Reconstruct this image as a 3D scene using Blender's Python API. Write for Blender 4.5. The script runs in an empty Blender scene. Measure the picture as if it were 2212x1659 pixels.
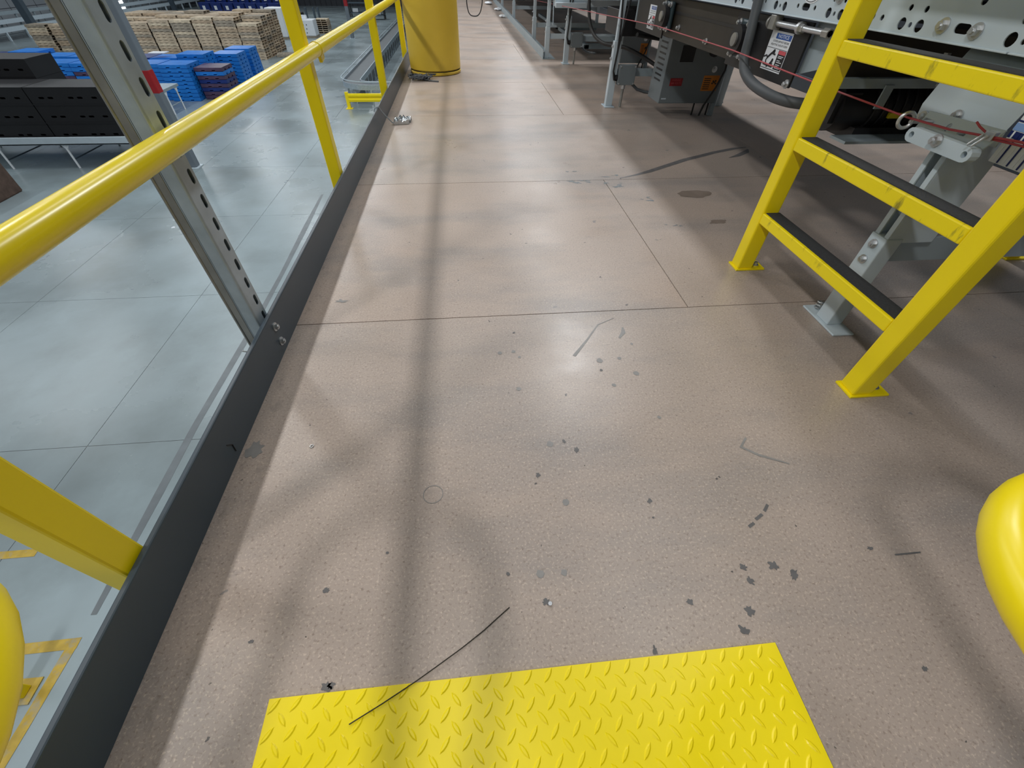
import bpy, bmesh, math, random
from mathutils import Vector, Matrix
random.seed(7)
S = bpy.context.scene
C = S.collection
PI = math.pi
D = -4.0            # height of the warehouse floor below the deck

# ------------------------------------------------------------------ camera
cam = bpy.data.cameras.new('camera')
cam.sensor_fit = 'HORIZONTAL'; cam.sensor_width = 36.0
cam.lens = 879.37 / 2212 * 36.0
cam.clip_start = 0.01; cam.clip_end = 300
co = bpy.data.objects.new('camera', cam); C.objects.link(co)
def cam_axes(p, y, r):
    f = Vector((math.sin(y)*math.cos(p), math.cos(y)*math.cos(p), -math.sin(p)))
    rt = Vector((math.cos(y), -math.sin(y), 0)); dn = f.cross(rt)
    r2 = rt*math.cos(r) + dn*math.sin(r); d2 = -rt*math.sin(r) + dn*math.cos(r)
    return r2, -d2, -f
ax = cam_axes(0.806739, 0.109054, -0.020428)
co.matrix_world = Matrix([[ax[0][i], ax[1][i], ax[2][i], (0, 0, 0.8)[i]] for i in range(3)] + [[0, 0, 0, 1]])
S.camera = co

# ------------------------------------------------------------------ world, lamps, exposure
S.view_settings.view_transform = 'Standard'; S.view_settings.look = 'None'
S.view_settings.exposure = 0.0; S.view_settings.gamma = 1.0
w = bpy.data.worlds.new('world'); S.world = w; w.use_nodes = True
w.node_tree.nodes['Background'].inputs[0].default_value = (0.80, 0.90, 1.0, 1)
w.node_tree.nodes['Background'].inputs[1].default_value = 0.08
def lamp(x, y, z, sx, sy, power, col=(1.0, 0.985, 0.96)):
    l = bpy.data.lights.new('high_bay_lamp', 'AREA'); l.shape = 'RECTANGLE'
    l.size = sx; l.size_y = sy; l.energy = power; l.color = col
    o = bpy.data.objects.new('high_bay_lamp', l); C.objects.link(o); o.location = (x, y, z)
for y, p in ((-3.2, 250), (1.4, 70), (6.0, 130), (10.6, 140)): lamp(-4.5, y, 6, .5, 1.0, p)
for y, p in ((1.9, 45), (7.2, 255), (13.5, 165), (20.0, 130), (27.0, 110)): lamp(2.4, y, 6, .5, 2.2, p, (.95, .975, 1))
for y, p in ((0.5, 38), (7, 62), (14, 50), (22, 40)): lamp(-.45, y, 6, .45, 3.0, p)
for x, y in ((-4.5, -11), (-11.5, -12)): lamp(x, y, 6, .6, 5, 200, (.95, .98, 1))
lamp(2.4, -11, 6, .6, 5, 60, (.95, .98, 1)); lamp(9, 5, 6, .6, 6, 70, (.95, .98, 1))
for y in (17, 29, 42, 58): lamp(-4.5, y, 6, .6, 7, 330, (.92, .97, 1))
for x in (-11.5, -19, -27):
    for y in (2, 16, 30, 45, 62): lamp(x, y, 6, .6, 7, 120 if (x > -12 and y < 10) else 340, (.92, .97, 1))

# ------------------------------------------------------------------ materials
def mat(name, col, rough=.5, metal=0.0, var=.12, scale=6.0, bump=0.0, bscale=40.0, col2=None, spec=.5, emit=None, dirt=None, rough_var=0.0, dstretch=None):
    m = bpy.data.materials.new(name); m.use_nodes = True
    nt = m.node_tree; N = nt.nodes; L = nt.links; b = N['Principled BSDF']
    b.inputs['Roughness'].default_value = rough; b.inputs['Metallic'].default_value = metal
    b.inputs['Specular IOR Level'].default_value = spec
    tc = N.new('ShaderNodeTexCoord')
    n = N.new('ShaderNodeTexNoise'); n.inputs['Scale'].default_value = scale; n.inputs['Detail'].default_value = 6
    L.new(tc.outputs['Object'], n.inputs['Vector'])
    r = N.new('ShaderNodeValToRGB')
    c2 = col2 or tuple(max(0, c*(1-var)) for c in col)
    r.color_ramp.elements[0].position = .3; r.color_ramp.elements[1].position = .7
    r.color_ramp.elements[0].color = (*c2, 1); r.color_ramp.elements[1].color = (*col, 1)
    L.new(n.outputs['Fac'], r.inputs['Fac'])
    out = r.outputs['Color']
    if dirt:                                      # dirt = (colour, noise scale, threshold, amount)
        n2 = N.new('ShaderNodeTexNoise'); n2.inputs['Scale'].default_value = dirt[1]; n2.inputs['Detail'].default_value = 8
        n2.inputs['Roughness'].default_value = .65
        if dstretch:
            mp = N.new('ShaderNodeMapping'); mp.inputs['Scale'].default_value = dstretch; L.new(tc.outputs['Object'], mp.inputs['Vector']); L.new(mp.outputs['Vector'], n2.inputs['Vector'])
        else: L.new(tc.outputs['Object'], n2.inputs['Vector'])
        mr = N.new('ShaderNodeMapRange'); mr.inputs['From Min'].default_value = dirt[2]; mr.inputs['From Max'].default_value = dirt[2]+(dirt[4] if len(dirt) > 4 else .12)
        mr.inputs['To Max'].default_value = dirt[3]
        L.new(n2.outputs['Fac'], mr.inputs['Value'])
        mx = N.new('ShaderNodeMix'); mx.data_type = 'RGBA'
        L.new(mr.outputs['Result'], mx.inputs['Factor']); L.new(out, mx.inputs['A']); mx.inputs['B'].default_value = (*dirt[0], 1)
        out = mx.outputs['Result']
    L.new(out, b.inputs['Base Color'])
    if rough_var:
        mr2 = N.new('ShaderNodeMapRange'); mr2.inputs['To Min'].default_value = max(.03, rough-rough_var); mr2.inputs['To Max'].default_value = rough+rough_var
        L.new(n.outputs['Fac'], mr2.inputs['Value']); L.new(mr2.outputs['Result'], b.inputs['Roughness'])
    if bump:
        nb = N.new('ShaderNodeTexNoise'); nb.inputs['Scale'].default_value = bscale; nb.inputs['Detail'].default_value = 4
        L.new(tc.outputs['Object'], nb.inputs['Vector'])
        bp = N.new('ShaderNodeBump'); bp.inputs['Strength'].default_value = bump; bp.inputs['Distance'].default_value = .002
        L.new(nb.outputs['Fac'], bp.inputs['Height']); L.new(bp.outputs['Normal'], b.inputs['Normal'])
    if emit:
        b.inputs['Emission Color'].default_value = (*emit[0], 1); b.inputs['Emission Strength'].default_value = emit[1]
    return m

def deck_material():
    m = bpy.data.materials.new('deck_board'); m.use_nodes = True
    nt = m.node_tree; N = nt.nodes; L = nt.links; b = N['Principled BSDF']
    tc = N.new('ShaderNodeTexCoord'); geo = N.new('ShaderNodeNewGeometry')
    def noise(sc, det=5, rgh=.55, vec=None, stretch=None):
        n = N.new('ShaderNodeTexNoise'); n.inputs['Scale'].default_value = sc; n.inputs['Detail'].default_value = det; n.inputs['Roughness'].default_value = rgh
        src = vec or tc.outputs['Object']
        if stretch:
            mp = N.new('ShaderNodeMapping'); mp.inputs['Scale'].default_value = stretch; L.new(src, mp.inputs['Vector']); src = mp.outputs['Vector']
        L.new(src, n.inputs['Vector']); return n
    def ramp(fac, stops):
        r = N.new('ShaderNodeValToRGB'); e = r.color_ramp.elements
        e[0].position, e[0].color = stops[0][0], (*stops[0][1], 1); e[1].position, e[1].color = stops[1][0], (*stops[1][1], 1)
        for p, c in stops[2:]:
            k = e.new(p); k.color = (*c, 1)
        L.new(fac, r.inputs['Fac']); return r.outputs['Color']
    def mix(fac, a, bb, mode='MIX'):
        x = N.new('ShaderNodeMix'); x.data_type = 'RGBA'; x.blend_type = mode
        for s, v in (('Factor', fac), ('A', a), ('B', bb)):
            if hasattr(v, 'is_linked'): L.new(v, x.inputs[s])
            else: x.inputs[s].default_value = v if s == 'Factor' else (*v, 1)
        return x.outputs['Result']
    def mrange(v, a, bb, lo=0., hi=1.):
        r = N.new('ShaderNodeMapRange'); L.new(v, r.inputs['Value'])
        for k, x in (('From Min', a), ('From Max', bb), ('To Min', lo), ('To Max', hi)): r.inputs[k].default_value = x
        return r.outputs['Result']
    base = ramp(geo.outputs['Random Per Island'], [(0., (.43, .335, .275)), (1., (.39, .325, .28))])
    big = noise(1.5, 5, .55)
    base = mix(mrange(big.outputs['Fac'], .35, .65), base, (.41, .335, .288))
    # worn grey film in streaks across the walkway
    wear = noise(1.0, 7, .62, stretch=(.9, 2.6, 1))
    base = mix(mrange(wear.outputs['Fac'], .47, .64, 0, .7), base, (.255, .235, .225))
    # particle grain
    g = noise(210, 2, .6)
    base = mix(mrange(g.outputs['Fac'], .55, .70, 0, .55), base, (.66, .545, .45))
    g2 = noise(170, 3, .6)
    base = mix(mrange(g2.outputs['Fac'], .55, .72, 0, .7), base, (.20, .15, .12))
    # fine scuffs
    sc = noise(9, 9, .75, stretch=(1, 3, 1))
    base = mix(mrange(sc.outputs['Fac'], .60, .74, 0, .6), base, (.21, .19, .18))
    # small drops and specks
    for scale, thr, col, amt in ((7., .10, (.20, .19, .185), .75), (17., .10, (.07, .065, .065), .9), (38., .09, (.06, .055, .05), .8)):
        v = N.new('ShaderNodeTexVoronoi'); v.inputs['Scale'].default_value = scale
        dn = noise(scale*4, 2); ad = N.new('ShaderNodeVectorMath'); ad.operation = 'MULTIPLY_ADD'
        L.new(dn.outputs['Color'], ad.inputs[0]); ad.inputs[1].default_value = (.06*7/scale,)*3; L.new(tc.outputs['Object'], ad.inputs[2])
        L.new(ad.outputs[0], v.inputs['Vector'])
        sep = N.new('ShaderNodeSeparateColor'); L.new(v.outputs['Color'], sep.inputs[0])
        pick = mrange(sep.outputs[0], .80, .82); pk2 = mrange(sep.outputs[1], 0, 1, .3, 1.0)
        mul = N.new('ShaderNodeMath'); mul.operation = 'MULTIPLY'; mul.inputs[1].default_value = thr; L.new(pk2, mul.inputs[0])
        lt = N.new('ShaderNodeMath'); lt.operation = 'LESS_THAN'; L.new(v.outputs['Distance'], lt.inputs[0]); L.new(mul.outputs[0], lt.inputs[1])
        m2 = N.new('ShaderNodeMath'); m2.operation = 'MULTIPLY'; L.new(lt.outputs[0], m2.inputs[0]); L.new(pick, m2.inputs[1])
        m3 = N.new('ShaderNodeMath'); m3.operation = 'MULTIPLY'; m3.inputs[1].default_value = amt; L.new(m2.outputs[0], m3.inputs[0])
        base = mix(m3.outputs[0], base, col)
    # grime swept against the toe board
    sx = N.new('ShaderNodeSeparateXYZ'); L.new(tc.outputs['Object'], sx.inputs[0])
    edge = mrange(sx.outputs[0], -.56, -.45, .55, 0)
    gr = noise(28, 8, .7, stretch=(1, .5, 1)); gm = mrange(gr.outputs['Fac'], .54, .64)
    mm = N.new('ShaderNodeMath'); mm.operation = 'MULTIPLY'; L.new(edge, mm.inputs[0]); L.new(gm, mm.inputs[1])
    base = mix(mm.outputs[0], base, (.19, .165, .145))
    L.new(base, b.inputs['Base Color'])
    rr = noise(3, 6, .6)
    L.new(mrange(rr.outputs['Fac'], .3, .7, .27, .44), b.inputs['Roughness'])
    b.inputs['Specular IOR Level'].default_value = .45
    bp = N.new('ShaderNodeBump'); bp.inputs['Strength'].default_value = .12; bp.inputs['Distance'].default_value = .001
    L.new(g.outputs['Fac'], bp.inputs['Height']); L.new(bp.outputs['Normal'], b.inputs['Normal'])
    return m

M_deck = deck_material()
M_conc = mat('polished_concrete', (.31, .385, .415), .28, 0, scale=.45, col2=(.19, .23, .24), dirt=((.16, .19, .19), .7, .46, .55, .32), rough_var=.12)
M_yel = mat('yellow_paint', (.95, .75, .002), .32, 0, .06, 3, dirt=((.45, .33, .02), 9, .72, .4))
M_yel_worn = mat('yellow_paint_worn', (.95, .76, .002), .34, 0, .06, 3, dirt=((.16, .13, .03), 26, .68, .7))
M_rung = mat('yellow_paint_scraped', (.95, .76, .002), .36, 0, .06, 3, dirt=((.14, .115, .02), 1.0, .60, .85), dstretch=(14, 30, 9))
M_rail = mat('yellow_rail_paint', (.93, .73, .008), .26, 0, .08, 4, dirt=((.72, .60, .20), 5, .58, .5))
M_drum = mat('yellow_plastic', (.82, .57, .06), .38, 0, .10, 4, dirt=((.55, .40, .06), 3, .6, .4))
M_dark = mat('dark_grey_steel', (.056, .080, .104), .40, .0, .12, 5)
M_galv = mat('galvanised_steel', (.46, .54, .60), .36, .25, .25, 18, rough_var=.08)
M_galvd = mat('galvanised_dull', (.36, .36, .34), .36, .4, .35, 14)
M_zinc = mat('zinc_bolt', (.60, .62, .64), .34, .8, .1, 20)
M_grey = mat('light_grey_paint', (.52, .61, .67), .40, 0, .08, 6)
M_grey2 = mat('blue_grey_paint', (.33, .40, .44), .42, 0, .10, 6)
M_box = mat('grey_cabinet_paint', (.17, .20, .215), .45, 0, .08, 6)
M_black = mat('black_steel', (.012, .012, .014), .45, 0, .2, 10)
M_brown = mat('oily_brown_steel', (.030, .024, .017), .5, .1, .35, 8)
M_rubber = mat('black_rubber', (.015, .015, .016), .6, 0, .2, 10)
M_hose = mat('grey_conduit', (.075, .085, .095), .5, 0, .1, 30)
M_grit = mat('black_grit_tape', (.035, .037, .04), .85, 0, .35, 160, bump=.5, bscale=300)
M_red = mat('red_band_paint', (.36, .010, .016), .45)
M_col = mat('column_grey_paint', (.16, .19, .22), .45, 0, .1, 3)
M_cord = mat('red_cable', (.40, .035, .045), .4)
M_white = mat('white_vinyl', (.80, .84, .88), .4, 0, .04)
M_blue = mat('blue_vinyl', (.03, .10, .36), .4)
M_navy = mat('navy_vinyl', (.01, .02, .13), .4)
M_sky = mat('pale_blue_vinyl', (.25, .42, .78), .4)
M_orange = mat('orange_vinyl', (.62, .20, .01), .45)
M_redv = mat('red_vinyl', (.30, .008, .015), .45)
M_pink = mat('pink_red_vinyl', (.62, .10, .12), .45)
M_ink = mat('black_ink', (.012, .012, .015), .5)
M_stain = mat('floor_stain', (.15, .145, .145), .5, 0, .3, 40)
M_stain3 = mat('grey_paint_scrape', (.165, .19, .20), .45, 0, .2, 40)
M_oil = mat('oil_stain', (.25, .20, .165), .45, 0, .3, 12)
M_stain2 = mat('faint_floor_stain', (.27, .26, .25), .45, 0, .2, 40)
M_tread = mat('tyre_mark', (.16, .185, .20), .4, 0, .25, 3)
M_tape = mat('floor_tape', (.55, .38, .05), .5, 0, .3, 9, dirt=((.3, .3, .25), 6, .52, .7))
M_wood = [mat('pallet_wood_%s' % n, c, .75, 0, .45, 5) for n, c in (('pale', (.66, .53, .38)), ('tan', (.55, .42, .29)), ('weathered', (.42, .36, .28)), ('fresh', (.78, .65, .47)))]
M_bp = mat('blue_plastic', (.015, .22, .74), .38, 0, .25, 4)
M_mauve = mat('mauve_plastic', (.10, .06, .12), .4, 0, .4, 4)
M_navyp = mat('navy_plastic', (.012, .035, .20), .4, 0, .3, 3)
M_blackp = mat('black_plastic', (.007, .007, .009), .55, 0, .3, 3)
M_card = mat('brown_cardboard', (.13, .085, .065), .85, 0, .4, 7)
M_foil = mat('silver_foil', (.60, .64, .66), .25, .8, .3, 30, bump=.6, bscale=90)
M_belt = mat('grey_belt', (.13, .145, .155), .55, 0, .1, 3)
M_wallg = mat('grey_wall_panel', (.30, .33, .36), .6, 0, .08, .6)
M_walld = mat('dark_wall', (.04, .045, .055), .6, 0, .3, 2)
M_lit = mat('lit_window', (.9, .9, 1), .5, emit=((.85, .92, 1), 6))
M_teal = mat('dark_teal_cast_iron', (.03, .055, .065), .4)
M_beamb = mat('blue_paint', (.06, .16, .27), .4)

# ------------------------------------------------------------------ helpers
OFF = {}
class MB:
    def __init__(s): s.v = []; s.f = []
    def add(s, vs, fs):
        n = len(s.v); s.v += [tuple(v) for v in vs]; s.f += [tuple(i+n for i in f) for f in fs]; return s
    def box(s, x0, x1, y0, y1, z0, z1, rz=0.0, piv=None):
        vs = [Vector((x, y, z)) for z in (z0, z1) for y in (y0, y1) for x in (x0, x1)]
        if rz:
            p = Vector(piv) if piv else Vector(((x0+x1)/2, (y0+y1)/2, 0)); R = Matrix.Rotation(rz, 3, 'Z')
            vs = [R @ (v-p) + p for v in vs]
        return s.add(vs, [(0, 2, 3, 1), (4, 5, 7, 6), (0, 1, 5, 4), (1, 3, 7, 5), (3, 2, 6, 7), (2, 0, 4, 6)])
    def prism(s, pts, ext):                     # pts: planar 3D outline, ext: extrusion vector
        n = len(pts); e = Vector(ext); a = [Vector(p) for p in pts]
        return s.add(a + [p+e for p in a], [tuple(range(n-1, -1, -1)), tuple(range(n, 2*n))] + [(i, (i+1) % n, n+(i+1) % n, n+i) for i in range(n)])
    def tube(s, pts, r, n=12, caps=True, closed=False):
        P = [Vector(p) for p in pts]; k = len(P); rs = r if isinstance(r, (list, tuple)) else [r]*k
        T = []
        for i in range(k):
            a = P[(i-1) % k] if (closed or i > 0) else P[i]; b = P[(i+1) % k] if (closed or i < k-1) else P[i]
            T.append((b-a).normalized())
        u = T[0].orthogonal().normalized(); vs = []
        for i in range(k):
            if i: u = (u - T[i]*u.dot(T[i])).normalized()
            w_ = T[i].cross(u)
            vs += [P[i] + (u*math.cos(2*PI*j/n) + w_*math.sin(2*PI*j/n))*rs[i] for j in range(n)]
        fs = []
        for i in range(k if closed else k-1):
            for j in range(n):
                a = i*n+j; b = i*n+(j+1) % n; i2 = (i+1) % k
                fs.append((a, b, i2*n+(j+1) % n, i2*n+j))
        if caps and not closed: fs += [tuple(range(n-1, -1, -1)), tuple(range((k-1)*n, k*n))]
        return s.add(vs, fs)
    def cyl(s, a, b, r, n=16): return s.tube([a, b], r, n)
    def bolt(s, p, d, r=.009, h=.008):           # hex head on a washer, pointing along d
        p = Vector(p); d = Vector(d).normalized()
        s.tube([p, p+d*h*.3], r*1.55, 16); s.tube([p+d*h*.3, p+d*(h+h*.3)], r, 6); s.tube([p+d*(h*1.3), p+d*h*1.6], r*.55, 8); return s
    def build(s, name, m, parent=None, smooth=False, bevel=0, loc=None, seg=2):
        me = bpy.data.meshes.new(name)
        off = Vector(loc) if loc is not None else (OFF[parent.name] if parent is not None else Vector((0, 0, 0)))
        me.from_pydata([tuple(Vector(v)-off) for v in s.v], [], s.f); me.update()
        bm = bmesh.new(); bm.from_mesh(me); bmesh.ops.recalc_face_normals(bm, faces=bm.faces); bm.to_mesh(me); bm.free()
        me.materials.append(m)
        o = bpy.data.objects.new(name, me); C.objects.link(o)
        if parent is not None: o.parent = parent; OFF[o.name] = off
        else: o.location = off; OFF[o.name] = off
        if smooth:
            for p in me.polygons: p.use_smooth = True
            try: me.set_sharp_from_angle(angle=math.radians(40))
            except Exception: pass
        if bevel:
            b = o.modifiers.new('bevel', 'BEVEL'); b.width = bevel; b.segments = seg; b.limit_method = 'ANGLE'
        return o
def thing(name, label, cat, loc, group=None):
    o = bpy.data.objects.new(name, None); C.objects.link(o); o.location = loc; o.empty_display_size = .1
    OFF[o.name] = Vector(loc); return tag(o, label, cat, group)
def tag(o, label, cat, group=None):
    o['label'] = label; o['category'] = cat
    if group: o['group'] = group
    return o
def struct(o): o['kind'] = 'structure'; return o
def lab(o, s): o['label'] = s; return o
def arc(c, r, a0, a1, n, u=(1, 0, 0), v=(0, 1, 0)):
    c = Vector(c); u = Vector(u); v = Vector(v)
    return [c + u*r*math.cos(a0+(a1-a0)*i/n) + v*r*math.sin(a0+(a1-a0)*i/n) for i in range(n+1)]
def sheet(name, outline, holes, depth, m, place, parent=None):
    """plate with punched holes; outline and holes in 2D (a, b), place(a, b, c) gives the world point"""
    cu = bpy.data.curves.new(name, 'CURVE'); cu.dimensions = '2D'; cu.fill_mode = 'BOTH'; cu.extrude = depth/2
    for loop in [outline]+holes:
        sp = cu.splines.new('POLY'); sp.points.add(len(loop)-1); sp.use_cyclic_u = True
        for p, q in zip(sp.points, loop): p.co = (q[0], q[1], 0, 1)
    t = bpy.data.objects.new('tmp', cu); C.objects.link(t)
    dg = bpy.context.evaluated_depsgraph_get(); me = bpy.data.meshes.new_from_object(t.evaluated_get(dg))
    bpy.data.objects.remove(t); bpy.data.curves.remove(cu)
    mb = MB(); mb.add([place(*v.co) for v in me.vertices], [tuple(p.vertices) for p in me.polygons]); bpy.data.meshes.remove(me)
    o = mb.build(name, m, parent)
    bm = bmesh.new(); bm.from_mesh(o.data); bmesh.ops.remove_doubles(bm, verts=bm.verts, dist=1e-6); bmesh.ops.recalc_face_normals(bm, faces=bm.faces); bm.to_mesh(o.data); bm.free()
    return o
def spline(pts, n=6):                             # smooth curve through the points
    P = [Vector(p) for p in pts]; P = [P[0]*2-P[1]] + P + [P[-1]*2-P[-2]]; out = []
    for i in range(1, len(P)-2):
        a, b, c, d = P[i-1:i+3]
        for k in range(n):
            t = k/n; out.append(.5*((2*b)+(c-a)*t+(2*a-5*b+4*c-d)*t*t+(3*b-a-3*c+d)*t**3))
    return out + [P[-2]]
def disc(a, b, ra, rb=None, n=16, rot=0): 
    rb = rb or ra
    return [(a+ra*math.cos(2*PI*i/n)*math.cos(rot)-rb*math.sin(2*PI*i/n)*math.sin(rot), b+ra*math.cos(2*PI*i/n)*math.sin(rot)+rb*math.sin(2*PI*i/n)*math.cos(rot)) for i in range(n)]
def slot(a, b, w, h, n=6):                        # rounded slot, w along a, h along b
    r = min(w, h)/2
    if h >= w: return [(a+r*math.cos(PI*i/n), b+h/2-r+r*math.sin(PI*i/n)) for i in range(n+1)] + [(a-r*math.cos(PI*i/n), b-h/2+r-r*math.sin(PI*i/n)) for i in range(n+1)]
    return [(a+w/2-r+r*math.sin(PI*i/n), b-r*math.cos(PI*i/n)) for i in range(n+1)] + [(a-w/2+r-r*math.sin(PI*i/n), b+r*math.cos(PI*i/n)) for i in range(n+1)]
def text(name, body, size, place, m, parent, fit=None):
    cu = bpy.data.curves.new(name, 'FONT'); cu.body = body; cu.size = size; cu.align_x = 'CENTER'; cu.align_y = 'CENTER'; cu.resolution_u = 2
    t = bpy.data.objects.new('tmp', cu); C.objects.link(t)
    dg = bpy.context.evaluated_depsgraph_get(); me = bpy.data.meshes.new_from_object(t.evaluated_get(dg))
    bpy.data.objects.remove(t); bpy.data.curves.remove(cu)
    k = 1.0
    if fit:
        wd = max(v.co.x for v in me.vertices)-min(v.co.x for v in me.vertices); k = fit/wd
    mb = MB(); mb.add([place(v.co.x*k, v.co.y) for v in me.vertices], [tuple(p.vertices) for p in me.polygons]); bpy.data.meshes.remove(me)
    return mb.build(name, m, parent)

# ------------------------------------------------------------------ the setting
mb = MB()
rowsY = [-1.6, -.15, 1.07, 2.21, 3.506, 4.66, 5.9, 7.12, 8.34, 9.56, 10.78, 12, 13.2, 14.4, 15.6]
colsX = [[-.575, .70, 3.2], [-.575, 1.76, 3.2], [-.575, .706, 3.2], [-.575, 1.78, 3.2], [-.575, .73, 3.2], [-.575, 1.75, 3.2]]
g = .0016
for i in range(len(rowsY)-1):
    cx = colsX[i % 2 if i > 5 else i]
    for a, b in zip(cx, cx[1:]): mb.box(a+(g if a > -.5 else 0), b-g, rowsY[i]+g, rowsY[i+1]-g, -.028, 0)
floor = struct(mb.build('floor', M_deck))
MB().box(-.575, 3.2, -1.6, 15.6, -.30, -.0285).build('sub_deck', M_dark, floor)
mb = MB()                                         # warehouse slab in sawn bays
xs = [-40 + 3.062*k + .0 for k in range(0, 17)]; xs = [x - (xs[11]+5.54)+.0 - .78 + .0 for x in xs]
xs = [-5.54 + 3.06*k for k in range(-12, 6)]; ys = [3.85 + 3.71*k for k in range(-3, 22)]
for a, b in zip(xs, xs[1:]):
    for c, d in zip(ys, ys[1:]): mb.box(a+.004, b-.004, c+.004, d-.004, D-.1, D)
floor2 = struct(mb.build('floor_lower', M_conc)); MB().box(-45, 12, -8, 82, D-.3, D-.008).build('joint_filler', M_stain2, floor2)
# floor marks on the concrete and on the deck
def streak(pts, w, z, m, name, parent):
    mb = MB(); n = len(pts); L_, R_ = [], []
    for i, p in enumerate(pts):
        a = Vector(pts[max(0, i-1)]+(0,)); b = Vector(pts[min(n-1, i+1)]+(0,)); t = (b-a).normalized(); q = Vector((-t.y, t.x, 0))
        ww = (w[i] if isinstance(w, list) else w)/2; P = Vector((p[0], p[1], z))
        L_.append(P+q*ww); R_.append(P-q*ww)
    for i in range(n-1): mb.add([L_[i], L_[i+1], R_[i+1], R_[i]], [(0, 1, 2, 3)])
    return mb.build(name, m, parent)
def blot(x, y, r, m, name='stain', parent=None, z=.0006, asp=1.0, rot=0.0, jag=.3):
    pts = []; n = 18
    for i in range(n):
        a = 2*PI*i/n; rr = r*(1+random.uniform(-jag, jag)); u, v = rr*math.cos(a), rr*asp*math.sin(a)
        pts.append((x+u*math.cos(rot)-v*math.sin(rot), y+u*math.sin(rot)+v*math.cos(rot), z))
    return MB().add(pts, [tuple(range(n))]).build(name, m, parent or floor)
streak([(-4.17, 1.6), (-4.19, 3.0), (-4.21, 4.1), (-4.16, 6.2), (-4.17, 8.3), (-4.22, 10.5), (-4.27, 12.6)], [.06, .11, .10, .11, .09, .13, .06], D+.002, M_tread, 'tyre_mark', floor2)
streak([(-5.0, 1.335), (-4.16, 1.345)], .10, D+.003, M_tape, 'floor_tape', floor2)
streak([(-4.21, 1.39), (-4.24, .7), (-4.30, -.3)], .10, D+.0035, M_tape, 'floor_tape', floor2)
streak([(-5.9, 2.34), (-5.2, 2.34)], .09, D+.003, M_tape, 'floor_tape', floor2)
for x, y, r in ((-7.5, 10.7, .05), (-10.0, 8.6, .04), (-7.1, 4.3, .035)): blot(x, y, r, M_white, 'paper_scrap', floor2, D+.004)
blot(-5.3, 18.5, .10, M_sky, 'paint_mark', floor2, D+.003, .3, .3)
streak([(.80, 2.228), (.90, 2.27), (.984, 2.314), (1.121, 2.401), (1.268, 2.494), (1.40, 2.56), (1.489, 2.608), (1.60, 2.655), (1.657, 2.679), (1.75, 2.70)], [.004, .018, .03, .034, .036, .034, .032, .032, .03, .008], .0005, M_stain, 'scuff_mark', floor)
streak([(1.547, 2.513), (1.62, 2.55), (1.706, 2.615), (1.74, 2.66)], [.006, .03, .036, .01], .0006, M_stain, 'scuff_mark', floor)
def scrape(x, y, w_, d_, n, m):
    for k in range(n):
        blot(x+random.uniform(-w_, w_), y+random.uniform(-d_, d_), random.uniform(.25, .6)*w_*.6, m, 'paint_scrape', floor, .0004+.00003*k, random.uniform(.25, .6), random.uniform(-.3, .3), .55)
scrape(.568, 2.185, .055, .022, 7, M_stain3); scrape(.75, 2.14, .05, .03, 6, M_stain3); scrape(.85, 1.95, .045, .03, 6, M_stain3); scrape(.55, 2.34, .035, .012, 4, M_stain3); scrape(.76, 2.26, .04, .015, 4, M_stain3)
scrape(.885, 1.67, .035, .012, 4, M_stain3); scrape(.775, 1.53, .02, .015, 3, M_stain3)
blot(1.12, 2.0, .085, M_oil, 'stain', floor, .0004, .55, .1, .12); blot(1.10, 1.69, .05, M_oil, 'stain', floor, .0004, .4, .2, .3)
for x, y, r in ((.353, .193, .006), (.454, .168, .009), (.539, .24, .009), (.479, .242, .007), (-.303, .271, .006), (-.265, .127, .006), (.094, .216, .006), (-.272, .125, .008), (-.20, .33, .003), (-.41, .20, .004), (.70, .06, .005)): blot(x, y, r, M_stain, 'stain', floor, .0006, .8, 0, .4)
for x, y, r in ((.345, .835, .0125), (.405, .84, .008), (.36, .735, .008), (.435, .775, .011), (.06, .89, .0085), (.10, .893, .0085), (.115, .868, .006), (.10, .742, .009), (.155, .557, .011), (.165, .405, .010), (.09, .265, .010), (.135, .263, .008), (.46, .90, .006), (.445, .615, .0065)):
    blot(x, y, r*.75, M_stain2, 'stain', floor, .0005, 1, 0, .15)
for x, y, r in ((.34, .795, .008), (.115, .475, .010), (.19, .562, .009), (.345, .392, .010), (.57, .22, .016), (.48, .218, .012), (.75, .255, .008), (.03, .27, .007), (.34, .355, .004), (.215, .535, .012), (-.06, 1.29, .006), (.11, .98, .007), (.43, .14, .014), (.265, .125, .010)):
    blot(x, y, r*.62, M_stain, 'stain', floor, .0006, .7, random.random()*3, .45)
streak([(.275, .86), (.33, .93), (.38, 1.0), (.44, 1.03)], [.010, .006, .004, .002], .0006, M_stain2, 'scuff_mark', floor)
streak([(.43, .93), (.45, .955), (.455, .98)], [.006, .014, .006], .0006, M_stain2, 'scuff_mark', floor)
for a, b in (((.53, .318), (.545, .325)), ((.552, .332), (.572, .342)), ((.58, .348), (.595, .362))): streak([a, b], .006, .0006, M_stain, 'scuff_mark', floor)
streak([(.635, .535), (.61, .51), (.64, .485), (.70, .455)], [.005, .008, .007, .003], .0006, M_stain2, 'scuff_mark', floor)
streak([(.79, .238), (.845, .238)], .003, .0006, M_stain, 'scuff_mark', floor)
ring = MB(); R1 = disc(-.117, .448, .0215, n=40); R2 = disc(-.117, .448, .0200, n=40)
for i in range(40): ring.add([(*R1[i], .0006), (*R1[(i+1) % 40], .0006), (*R2[(i+1) % 40], .0006), (*R2[i], .0006)], [(0, 1, 2, 3)])
ring.build('ring_stain', M_stain2, floor)
blot(-.535, .60, .018, M_stain2, 'stain', floor, .0005, 1.3, 0, .3); blot(-.45, 1.19, .018, M_stain2, 'stain', floor, .0006, .5, -.2, .5)
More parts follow.
